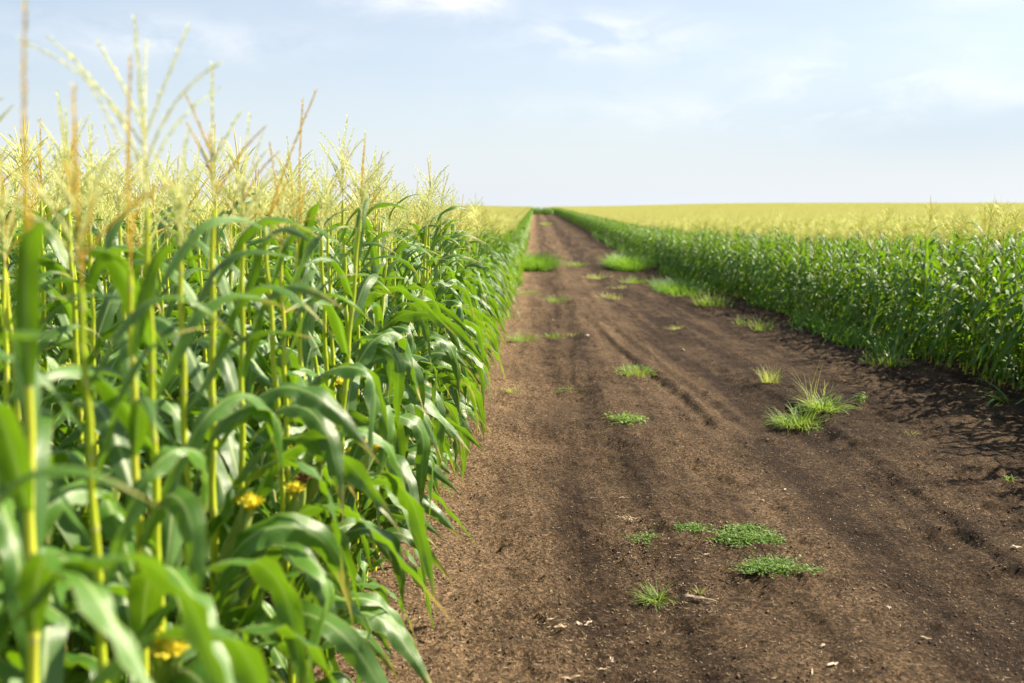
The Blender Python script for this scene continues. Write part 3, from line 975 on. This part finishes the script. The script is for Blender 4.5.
FARY = 45.0
for side in ('L', 'R'):
    pts = []; rots = []; scl = []; idx = []
    rows = ROWS_L if side == 'L' else ROWS_R
    for k, xr_ in enumerate(rows):
        ystart = max(-1.5 if side == 'R' else -1.0, abs(xr_) / 0.62 - 4.0) if k > 0 else -1.5
        y = ystart + rr_.random() * .2
        while y < FARY:
            dr = done_rows.get((side, k))
            skip = dr and dr[0] - 0.08 < y < dr[1]
            if side == 'L' and k == 0 and 1.38 < y < 4.08: skip = True
            if side == 'L' and k == 0 and 0.1 < y < 1.42: skip = True
            if side == 'L' and k == 1 and 0.3 < y < 1.6: skip = True
            if not skip:
                x = xr_ + rr_.uniform(-.05, .05)
                pts.append((x, y, 0)); rots.append((rr_.gauss(0, .03), rr_.gauss(0, .03), rr_.uniform(0, 6.28)))
                scl.append(height_scale(y) * rr_.gauss(1.0, .055)); idx.append(rr_.randrange(8))
            y += rr_.uniform(.155, .245)
    pts = np.array(pts); pts[:, 2] = base_z(pts[:, 0], pts[:, 1]) - .02
    o = instancer('corn_field_rows', pts, rots, scl, idx, SRC)
    tag(o, ('inner rows of the left corn field behind the edge plants' if side == 'L' else 'inner rows of the right corn field behind its edge row'), 'corn field', kind='stuff')
    print(side, 'plants', len(pts))
    pts = []; rots = []; scl = []; idx = []
    y = FARY + 1.5
    while y < 340:
        sgn = -1 if side == 'L' else 1
        x0 = (rows[0] + 1.125 * sgn)
        kx = 0
        while abs(x0 + sgn * 3 * kx) < abs(y) * 0.60 + 8:
            x = x0 + sgn * 3 * kx
            pts.append((x, y, float(base_z(x, y)) - .02)); rots.append((0, 0, rr_.choice([0, math.pi]))); scl.append(height_scale(y) * rr_.uniform(.97, 1.03)); idx.append(rr_.randrange(5))
            kx += 1
        y += 2.9
    if side == 'R':
        for y in (249, 252, 255, 258, 262, 268):
            for x in (0.2, 3.1):
                pts.append((x, y, float(base_z(x, y)) - .02)); rots.append((0, 0, 0)); scl.append(.86); idx.append(rr_.randrange(5))
    o = instancer('distant_corn_field', pts, rots, scl, idx, PATCH)
    tag(o, 'golden tasselled corn stretching to the horizon on the ' + ('left' if side == 'L' else 'right'), 'corn field', kind='stuff')
    print(side, 'patches', len(pts))

# ------------------------------------------------------------------ weeds on the track
_cr = Matrix.Rotation(R(YAW), 3, 'Z') @ Matrix.Rotation(R(90 - PITCH), 3, 'X')
FPX = 35.0 / 36.0 * 1024


def at(px, py):
    """ground point seen at a pixel of the photograph"""
    d = _cr @ Vector(((px - 512) / FPX, (341.5 - py) / FPX, -1))
    t = EYE / -d.z
    for _ in range(40):
        t = 0.5 * t + 0.5 * ((EYE - float(base_z(d.x * t, d.y * t))) / -d.z)
    return d.x * t, d.y * t


def tuft_geo(n, rad, h, wid, seed, lean=0.7, seg=5, flat=1.0, along=(1.0, 1.0)):
    r = random.Random(seed); g = Geo()
    for k in range(n):
        a = r.random() * 6.28; q = r.random() ** .6 * rad
        bx, by = math.cos(a) * q * along[0], math.sin(a) * q * along[1]
        az = a + r.gauss(0, .8)
        ln = h * r.uniform(.45, 1.15)
        th0 = r.uniform(.0, .4) + .5 * q / max(rad, .01) * lean; th1 = th0 + r.uniform(.3, 1.7) * lean
        t = np.linspace(0, 1, seg + 1)
        th = th0 + (th1 - th0) * t; ds = ln / seg
        rr = np.concatenate([[0], np.cumsum(np.sin(th[1:]) * ds)]); zz = np.concatenate([[0], np.cumsum(np.cos(th[1:]) * ds)]) * flat
        P = np.stack([bx + rr * math.cos(az), by + rr * math.sin(az), zz - .01], 1)
        g.strip(P, wid * (1 - t ** 2) * r.uniform(.6, 1.2) * .5 + .0004, (-math.sin(az), math.cos(az), 0), 0, 2, fold=.3, tone=r.random())
    return g


def creeper_geo(n, rx, ry, seed, leaf=.022, hh=.05):
    """low mat of small oval leaves on short stems, uneven outline"""
    r = random.Random(seed); g = Geo()
    cl = [(r.gauss(0, rx * .26), r.gauss(0, ry * .26), r.uniform(.4, .7)) for _ in range(9)]
    for cx_, cy_, _ in cl:
        t = np.linspace(0, 1, 6)
        g.tube(np.stack([cx_ * t, cy_ * t + .01 * np.sin(t * 5), .004 + 0 * t], 1), .0016, 3, 0)
    for k in range(n):
        c = cl[min(int(r.random() ** 1.6 * 9), 8)]
        q = 1.0
        x = c[0] + r.gauss(0, rx * c[2] * .42) * q; y = c[1] + r.gauss(0, ry * c[2] * .42) * q
        z = abs(r.gauss(0, hh * .5)) * max(.15, 1 - (x / rx) ** 2 * .7)
        az = r.random() * 6.28; s = leaf * r.uniform(.5, 1.35); tilt = r.uniform(-.1, 1.0)
        t = np.linspace(0, 1, 4)
        P = np.stack([x + math.cos(az) * t * s, y + math.sin(az) * t * s, z + .004 + t * s * tilt - t * t * s * .3], 1)
        g.strip(P, np.array([.18, .42, .36, .05]) * s, (-math.sin(az), math.cos(az), 0), 0, 2, fold=.25, tone=r.random())
        if True:
            g.tube([(c[0], c[1], .004), ((c[0] + x) / 2, (c[1] + y) / 2, .004), (x, y, z + .004)], [.0012, .0010, .0008], 3, 0)
    return g


def herb_geo(n, h, seed, leaf=.06):
    """upright weed with broad lobed leaves on branching stems"""
    r = random.Random(seed); g = Geo()
    for k in range(n):
        az = r.random() * 6.28; a = r.uniform(.15, .9); ln = h * r.uniform(.6, 1.1)
        t = np.linspace(0, 1, 6)
        P = np.stack([math.cos(az) * np.sin(a) * t * ln, math.sin(az) * np.sin(a) * t * ln, t * ln * math.cos(a)], 1)
        g.tube(P, np.linspace(.003, .001, 6), 4, 0)
        for i in range(1, 6):
            for sgn in (-1, 1):
                b = az + sgn * r.uniform(.6, 1.5); s = leaf * r.uniform(.6, 1.2)
                u = np.linspace(0, 1, 5)
                Q = P[i] + np.stack([math.cos(b) * u * s, math.sin(b) * u * s, u * s * .5 - u * u * s * .7], 1)
                g.strip(Q, np.array([.05, .26, .30, .18, .01]) * s, (-math.sin(b), math.cos(b), 0), 0, 2, fold=.3, tone=r.random())
    return g


def weed(kind, px, py, geo, mat, label, cat='grass tuft', group=None, dz=0.0):
    x, y = at(px, py)
    o = bpy.data.objects.new(kind, geo.mesh(kind, [mat]))
    C.objects.link(o)
    o.location = (x, y, gz(x, y) + dz)
    return tag(o, label, cat, group)


GT = 'grass tufts growing on the dirt track'
weed('grass_tuft', 801, 421, tuft_geo(420, .24, .26, .009, 1, 1.2), M_GRASS, 'largest bright green grass tuft on the right side of the dirt track', group=GT)
weed('leafy_weed', 824, 415, tuft_geo(150, .17, .27, .018, 2, 1.1), M_GRASS, 'leafy green weed grown into the right side of the largest grass tuft', 'weed')
weed('seeding_grass', 815, 410, tuft_geo(22, .10, .52, .005, 3, .55), M_GRASSY, 'few thin seeding grass stems rising behind the largest tuft', 'grass tuft')
weed('leafy_weed', 858, 409, herb_geo(4, .14, 4, .05), M_WEED, 'small spindly seedling just right of the largest grass tuft', 'weed')
weed('grass_tuft', 770, 386, tuft_geo(110, .09, .26, .006, 5, .5), M_GRASSY, 'upright yellowish grass tuft left of and behind the largest tuft', group=GT)
weed('grass_tuft', 636, 373, tuft_geo(260, .26, .13, .009, 6, 1.0, along=(1, 1.6)), M_GRASS, 'low bright green grass cushion beside the tyre rut in mid track', group=GT)
weed('creeping_weed', 627, 421, creeper_geo(380, .26, .42, 7, .024, .03), M_GRASS, 'low leafy weed patch in mid track, nearer than the grass cushion', 'weed')
weed('creeping_weed', 748, 538, creeper_geo(2200, .33, .27, 8, .0145, .03), M_WEED, 'wide mat of creeping green weed right of centre in the foreground', 'weed')
weed('creeping_weed', 692, 526, creeper_geo(420, .22, .17, 9, .013, .02), M_WEED, 'thin trailing left end of the wide creeping weed mat', 'weed')
weed('creeping_weed', 772, 572, creeper_geo(1000, .27, .20, 10, .0145, .03), M_WEED, 'smaller dark green creeping weed just below the wide weed mat', 'weed')
weed('creeping_weed', 651, 534, creeper_geo(300, .18, .18, 11, .012, .02), M_WEED, 'sparse greyish creeping weed left of the wide weed mat', 'weed')
weed('grass_tuft', 657, 592, tuft_geo(130, .06, .14, .0050, 12, 1.1), M_GRASS, 'small spiky grass tuft alone in the foreground of the track', group=GT)
weed('grass_tuft', 700, 592, tuft_geo(16, .03, .07, .004, 13, .8), M_GRASSY, 'tiny grass sprout right of the small spiky tuft', group=GT)
weed('grass_tuft', 910, 438, tuft_geo(45, .07, .10, .006, 14, 1.1), M_GRASSY, 'small flat yellow-green tuft right of the deep wheel rut', group=GT)
weed('grass_tuft', 886, 366, tuft_geo(120, .30, .30, .012, 15, .7, along=(1, .5)), M_GRASS, 'green grass at the foot of the right corn below the tall blade', group=GT)
weed('tall_grass_blade', 893, 366, tuft_geo(7, .05, .62, .028, 16, .45), M_LEAF, 'tall broad grass blades standing up before the right corn row', 'grass tuft')
weed('young_corn_plant', 1012, 403, tuft_geo(8, .07, .65, .050, 17, 1.3), M_LEAF, 'stray young corn plant arching over the track at the right edge', 'corn')
weed('grass_tuft', 762, 330, tuft_geo(70, .22, .38, .010, 18, .8), M_GRASS, 'bright grass tuft before the right corn, midway up the photo', group=GT)
weed('grass_tuft', 742, 324, tuft_geo(40, .15, .25, .010, 19, .9), M_GRASS, 'thin grass tuft just left of the bright one before the right corn', group=GT)
weed('grass_tuft', 711, 306, tuft_geo(160, .40, .50, .016, 20, .7), M_GRASS, 'tall spread grass clump on the right verge, beyond the bright tuft', group=GT)
weed('grass_tuft', 676, 291, tuft_geo(800, .9, .50, .020, 21, .9, along=(.7, 3.2)), M_BUSH, 'long green grass clump lining the foot of the right corn', group=GT)
weed('grass_tuft', 634, 283, tuft_geo(120, .45, .35, .02, 26, .8), M_GRASS, 'thin grass clump on the right verge next to the rounded bush', group=GT)
weed('grass_bush', 625, 268, tuft_geo(1800, .75, .85, .030, 22, .9, along=(.9, 4.0)), M_BUSH, 'rounded bush of tall grass bulging from the right corn far up the track', 'grass clump')
weed('grass_bush', 533, 268, tuft_geo(1800, .95, .95, .030, 23, .9, along=(.95, 2.6)), M_BUSH, 'bright mound of tall grass spilling from the left corn far up the track', 'grass clump')
weed('grass_tuft', 557, 300, tuft_geo(110, .36, .30, .014, 24, .8), M_GRASS, 'green tuft in mid track nearer than the left grass mound', group=GT)
weed('grass_tuft', 577, 266, tuft_geo(150, .50, .34, .018, 25, .8), M_GRASS, 'pale green tuft far up the track between the two tall grass mounds', group=GT)
weed('grass_tuft', 598, 277, tuft_geo(110, .50, .34, .018, 27, .9), M_GRASSY, 'sparse yellowish tuft just below the right tall grass bush', group=GT)
weed('grass_tuft', 609, 297, tuft_geo(90, .40, .26, .016, 28, 1.0), M_GRASSY, 'low yellowish tuft in mid track below the sparse one', group=GT)
weed('grass_tuft', 620, 288, tuft_geo(70, .40, .16, .014, 29, 1.1), M_GRASSY, 'flat pale tuft to the right of the low yellowish tuft', group=GT)
weed('grass_tuft', 527, 293, tuft_geo(160, .42, .18, .014, 30, 1.1), M_GRASS, 'flat grass tuft touching the left corn above the bend of its edge', group=GT)
weed('grass_tuft', 552, 335, tuft_geo(110, .18, .17, .009, 31, .9), M_GRASS, 'small round tuft left of mid track', group=GT)
weed('grass_tuft', 573, 333, tuft_geo(40, .10, .10, .007, 32, .9), M_GRASSY, 'tiny tuft just right of the small round tuft', group=GT)
weed('grass_tuft', 523, 342, tuft_geo(150, .20, .25, .010, 33, .9), M_GRASS, 'wispy yellow-green tuft beside the left corn edge', group=GT)
weed('grass_tuft', 568, 386, tuft_geo(90, .16, .07, .007, 34, 1.3), M_GRASS, 'faint flat tuft left of the grass cushion', group=GT)
weed('grass_tuft', 678, 328, tuft_geo(80, .17, .14, .009, 35, 1.0), M_GRASSY, 'small pale tuft between the two wheel paths', group=GT)
weed('grass_tuft', 512, 392, tuft_geo(50, .10, .10, .007, 36, 1.1), M_GRASSY, 'dry sparse tuft at the left edge of the track by the corn', group=GT)
weed('grass_tuft', 655, 383, tuft_geo(30, .06, .06, .006, 37, 1.0), M_GRASSY, 'tiny sprout just below the low grass cushion', group=GT)
weed('grass_tuft', 1008, 487, tuft_geo(30, .05, .06, .005, 38, 1.1), M_GRASS, 'small sprout at the right edge of the photo on bare soil', group=GT)
weed('grass_tuft', 610, 228, tuft_geo(10, .3, .3, .02, 39, 1.0), M_GRASS, 'low grass at the foot of the right corn near the far end of the track', group=GT)
weed('grass_tuft', 546, 224, tuft_geo(260, 1.4, .35, .06, 40, 1.0, along=(.6, 4)), M_GRASS, 'faint grass strip on the centre of the track near its far end', group=GT)

gv_ = Geo(); r = random.Random(321)
for k in range(5200):
    y = 10 * (9.0 ** r.random())
    side = r.random() < (.30 if y > 20 else .0)
    x = (-.72 + r.gauss(0, .12)) if side else (5.35 + r.gauss(0, .22))
    if float(vnoise(np.array([y * .45 + (50 if side else 0)]), np.array([x * .6]), 66)[0]) < (.42 if side else .30): continue
    ln = r.uniform(.12, .45) * (1 + y / 90); az = r.random() * 6.28; z = float(base_z(x, y)) - .01
    t = np.linspace(0, 1, 4); th = r.uniform(.05, .4) + r.uniform(.3, 1.5) * t
    rr = np.concatenate([[0], np.cumsum(np.sin(th[1:]) * ln / 3)]); zz = np.concatenate([[0], np.cumsum(np.cos(th[1:]) * ln / 3)])
    gv_.strip(np.stack([x + rr * math.cos(az), y + rr * math.sin(az), z + zz], 1), (.007 + y * .0003) * (1 - t ** 2) + .0005, (-math.sin(az), math.cos(az), 0), 0, 1, tone=r.random())
o = bpy.data.objects.new('verge_grass', gv_.mesh('verge_grass', [M_BUSH])); C.objects.link(o)
tag(o, 'thin green grass growing along the feet of the edge rows', 'grass', kind='stuff')

# ------------------------------------------------------------------ debris
def piece(kind, px, py, L, W_, az, mat, label, cat='dry leaf', group=None, curl=.6, seed=0, rise=.004):
    r = random.Random(seed); g = Geo()
    t = np.linspace(0, 1, 9) - .5
    P = np.stack([t * L, (t ** 2 - .1) * L * curl * r.uniform(-.5, .5), np.abs(np.sin(t * 5 + r.random() * 3)) * L * .10 + rise], 1)
    g.strip(P, W_ * .5 * (1 - (2 * t) ** 4 * .85), (0, 1, .3), 0, 3, fold=.5, wave=W_ * .3, wf=14)
    me = g.mesh(kind, [mat])
    x, y = at(px, py)
    o = bpy.data.objects.new(kind, me); C.objects.link(o)
    md = o.modifiers.new('thickness', 'SOLIDIFY'); md.thickness = .0012
    o.location = (x, y, gz(x, y) + .002); o.rotation_euler = (r.uniform(-.2, .2), r.uniform(-.1, .1), az)
    return tag(o, label, cat, group)


def stick(px, py, L, rad, az, mat, label, seed=0, kind='dry_stalk', cat='dry stalk'):
    r = random.Random(seed); g = Geo()
    t = np.linspace(0, 1, 10)
    P = np.stack([(t - .5) * L, .04 * L * np.sin(t * 4 + r.random() * 3), rad + .012 * np.sin(t * 3) * r.random()], 1)
    rr = rad * (1 - .5 * t) * (1 + .2 * np.sin(t * 20)); rr[0] = rr[-1] = .0004
    g.tube(P, rr, 7, 0)
    o = bpy.data.objects.new(kind, g.mesh(kind, [mat])); C.objects.link(o)
    x, y = at(px, py)
    o.location = (x, y, gz(x, y) + .003); o.rotation_euler = (0, 0, az)
    return tag(o, label, cat)


# root bundle with its stalk, left of the wide weed mat
gs = Geo(); r = random.Random(5)
for k in range(46):
    a = r.uniform(0, 6.28); b = r.uniform(.02, .10)
    t = np.linspace(0, 1, 6)
    P = np.stack([r.gauss(0, .05) + np.cos(a) * t * b, r.gauss(0, .03) + np.sin(a) * t * b, .004 + np.sin(t * 3.1) * r.uniform(.004, .03)], 1)
    gs.strip(P, .0022, (r.gauss(0, 1), r.gauss(0, 1), .3), 0, 1)
x, y = at(630, 513)
o = bpy.data.objects.new('dry_root_bundle', gs.mesh('dry_root_bundle', [M_DRY])); C.objects.link(o)
o.location = (x, y, gz(x, y) + .002)
tag(o, 'pale matted bundle of dry roots lying in mid track', 'dry plant')
st = put('stem', None, o); bpy.data.objects.remove(st)
gq = Geo(); t = np.linspace(0, 1, 8)
gq.tube(np.stack([.03 + t * .27, -.01 + .01 * np.sin(t * 4), .008 + .008 * np.sin(t * 3)], 1), np.linspace(.006, .0025, 8), 6)
put('stem', gq.mesh('stem', [M_DRY]), o)

piece('dry_husk', 693, 599, .13, .020, -.35, M_PALE, 'pale split piece of stalk with dark shadow right of the small spiky tuft', 'dry stalk', seed=1)
stick(706, 602, .13, .006, -.35, M_DRY, 'dark brown stalk end joined to the pale split piece', 2)
stick(668, 545, .10, .003, -.5, M_DRY, 'thin twig lying by the sparse greyish weed', 3)
piece('dry_husk', 823, 646, .028, .022, .4, M_PALE, 'round pale husk flake in the lower right foreground', seed=4)
piece('dry_husk', 832, 664, .075, .014, .5, M_PALE, 'curled pale husk strip below the round flake', seed=5)
piece('dry_husk', 812, 672, .06, .008, 1.3, M_DRY, 'thin upright dry strip left of the curled husk strip', seed=6)
piece('dry_husk', 785, 491, .03, .018, .8, M_PALE, 'small white leaf flake right of the wide weed mat', seed=7)
piece('dry_husk', 768, 437, .022, .018, 1.5, M_PALE, 'white upright flake left of and below the largest tuft', seed=8, rise=.012)
piece('dry_husk', 612, 655, .012, .042, .2, M_PALE, 'short pale upright chip in the litter at bottom centre', seed=9)
piece('dry_husk', 588, 622, .075, .012, .9, M_PALE, 'pinkish curled strip atop the litter at bottom centre', seed=10)
piece('dry_husk', 560, 634, .07, .014, .1, M_DRY, 'tan flat strip in the middle of the litter at bottom centre', seed=11)
piece('dry_husk', 550, 622, .05, .010, .3, M_PALE, 'pale sliver at the left end of the litter', seed=12)
piece('dry_husk', 578, 626, .045, .018, -.2, M_DRY, 'broad tan chip amid the litter at bottom centre', seed=13)
piece('dry_husk', 602, 660, .055, .007, .35, M_DRY, 'thin tan strip beside the short upright chip', seed=14)
piece('dry_husk', 570, 679, .10, .012, .1, M_DRY, 'long tan strip touching the bottom edge of the photo', seed=15)
piece('dry_husk', 622, 492, .05, .006, .2, M_DRY, 'thin straw sliver behind the root bundle', seed=16)
piece('dry_husk', 706, 549, .04, .008, .3, M_PALE, 'pink sliver between the two creeping weed mats', seed=17)
piece('dry_husk', 1015, 555, .07, .02, -.3, M_DRY, 'brown husk under the rut bank at the right edge', seed=18)
piece('dry_husk', 925, 640, .06, .010, -.6, M_DRY, 'tan curl lying in the lower right corner', seed=19)
piece('dry_husk', 888, 612, .035, .012, .1, M_PALE, 'small pink chip in the right foreground', seed=20)
piece('dry_husk', 342, 577, .20, .05, .5, M_PALE, 'broad bleached leaf on the soil under the left corn', seed=21)
for k, (px, py) in enumerate([(587, 336), (683, 347), (762, 501), (925, 397), (988, 424), (553, 318)]):
    g = Geo()
    r = random.Random(60 + k)
    th = np.linspace(0, math.pi, 6); Pz = -np.cos(th); rad = np.sin(th)
    g.tube(np.stack([0 * Pz, 0 * Pz, Pz], 1), np.maximum(rad * [1, .8, 1.1, .95, 1.2, 1], .02), 7)
    V, F, UV, M_, T = g.arr()
    s = [.055, .04, .018, .035, .03, .04][k]
    V = V * np.array([s, s * .7, s * .5]) + rng.normal(0, s * .06, V.shape)
    me = mesh_np('stone', V, F, [M_STONE], UV, True, None, T)
    o = bpy.data.objects.new('stone', me); C.objects.link(o)
    x, y = at(px, py); o.location = (x, y, gz(x, y) + s * .25)
    o.rotation_euler = (0, 0, r.random() * 3)
    tag(o, ['white stone in the left wheel path, brightest on the track', 'pale stone between the ruts right of the low grass cushion',
            'tiny pale stone above the wide weed mat', 'pale stone in the shade before the right corn',
            'pale stone near the right edge in the corn shade', 'pale stone far up the left wheel path'][k], 'stone')

# crumbs of earth and bits of straw nobody could count
ico_v = []
ph = (1 + 5 ** .5) / 2
for a in (-1, 1):
    for b in (-ph, ph):
        ico_v += [(0, a, b), (a, b, 0), (b, 0, a)]
ico_v = np.array(ico_v) / math.hypot(1, ph)
import itertools
D_ = np.linalg.norm(ico_v[:, None] - ico_v[None], axis=2)
el = D_[D_ > .01].min() * 1.01
ico_f = [f for f in itertools.combinations(range(12), 3) if D_[f[0], f[1]] < el and D_[f[1], f[2]] < el and D_[f[0], f[2]] < el]
ico_f = np.array([f if np.dot(np.cross(ico_v[f[1]] - ico_v[f[0]], ico_v[f[2]] - ico_v[f[0]]), ico_v[f[0]]) > 0 else (f[0], f[2], f[1]) for f in ico_f])


def crumbs(n, ymin, ymax, smin, smax, powr):
    y = ymin * (ymax / ymin) ** rng.random(n)
    x = rng.uniform(-1.9, np.minimum(5.3, 0.56 * y + .4), n)
    dens = vnoise(x * 1.3, y * 1.0, 71) * .6 + vnoise(x * 5, y * 5, 72) * .6 + .35 * np.exp(-((x + .6) / .3) ** 2) + .25 * np.exp(-((x - 2.9) / .15) ** 2)
    keep = rng.random(n) < np.clip(dens - .30, .05, 1)
    x, y = x[keep], y[keep]; n = len(x)
    s = smin + (smax - smin) * rng.random(n) ** powr
    z = ground_z(x, y) + s * .05
    V = ico_v[None] * (1 + rng.normal(0, .22, (n, 12, 1))) * s[:, None, None] * rng.uniform(.55, 1.1, (n, 1, 3))
    V = V + np.stack([x, y, z], 1)[:, None]
    F = ico_f[None] + (np.arange(n) * 12)[:, None, None]
    return V.reshape(-1, 3), F.reshape(-1, 3), np.repeat(rng.random(n), 12)


V1, F1, T1 = crumbs(150000, 4.0, 13, .0015, .010, 5.0)
me = mesh_np('soil_crumbs', V1, F1, [M_CRUMB], None, False, None, T1)
o = bpy.data.objects.new('soil_crumbs', me); C.objects.link(o)
tag(o, 'loose dark crumbs and clods of earth strewn over the track', 'soil', kind='stuff')

g = Geo(); r = random.Random(9)
heaps = [(565, 630, .16, 110), (600, 655, .14, 50), (575, 675, .15, 50), (630, 520, .12, 50), (690, 600, .10, 25), (820, 655, .15, 60), (470, 560, .18, 60), (740, 640, .25, 50), (640, 560, .2, 50), (930, 620, .3, 60)]
heap_pts = [(at(px, py), sp_) for px, py, sp_, cnt in heaps for _ in range(cnt)]
for k in range(5200 + len(heap_pts)):
    y = 4.0 * (3.0 ** r.random()); x = r.uniform(-1.5, min(5.2, .56 * y))
    if k >= 5200:
        (hx, hy), sp_ = heap_pts[k - 5200]
        x, y = hx + r.gauss(0, sp_), hy + r.gauss(0, sp_ * 1.2)
    elif float(vnoise(np.array([x * 1.1]), np.array([y * .9]), 81)[0]) < .45 and r.random() < .75: continue
    z = gz(x, y) + .003
    az = r.random() * 6.28; L = r.uniform(.008, .035) * (1.6 if r.random() < .06 else 1); wd = r.uniform(.0012, .0035)
    t = np.linspace(-.5, .5, 4)
    P = np.stack([x + math.cos(az) * t * L, y + math.sin(az) * t * L + (t * t) * L * r.uniform(-.5, .5), z + r.uniform(0, .004) + np.abs(t) * L * r.uniform(0, .3)], 1)
    g.strip(P, np.array([.3, 1, 1, .3]) * wd * .5, (-math.sin(az), math.cos(az), r.uniform(-.5, .5)), 0, 1, tone=r.random())
o = bpy.data.objects.new('straw_litter', g.mesh('straw_litter', [M_DRY])); C.objects.link(o)
tag(o, 'scattered slivers of dry straw on the track soil', 'litter', kind='stuff')
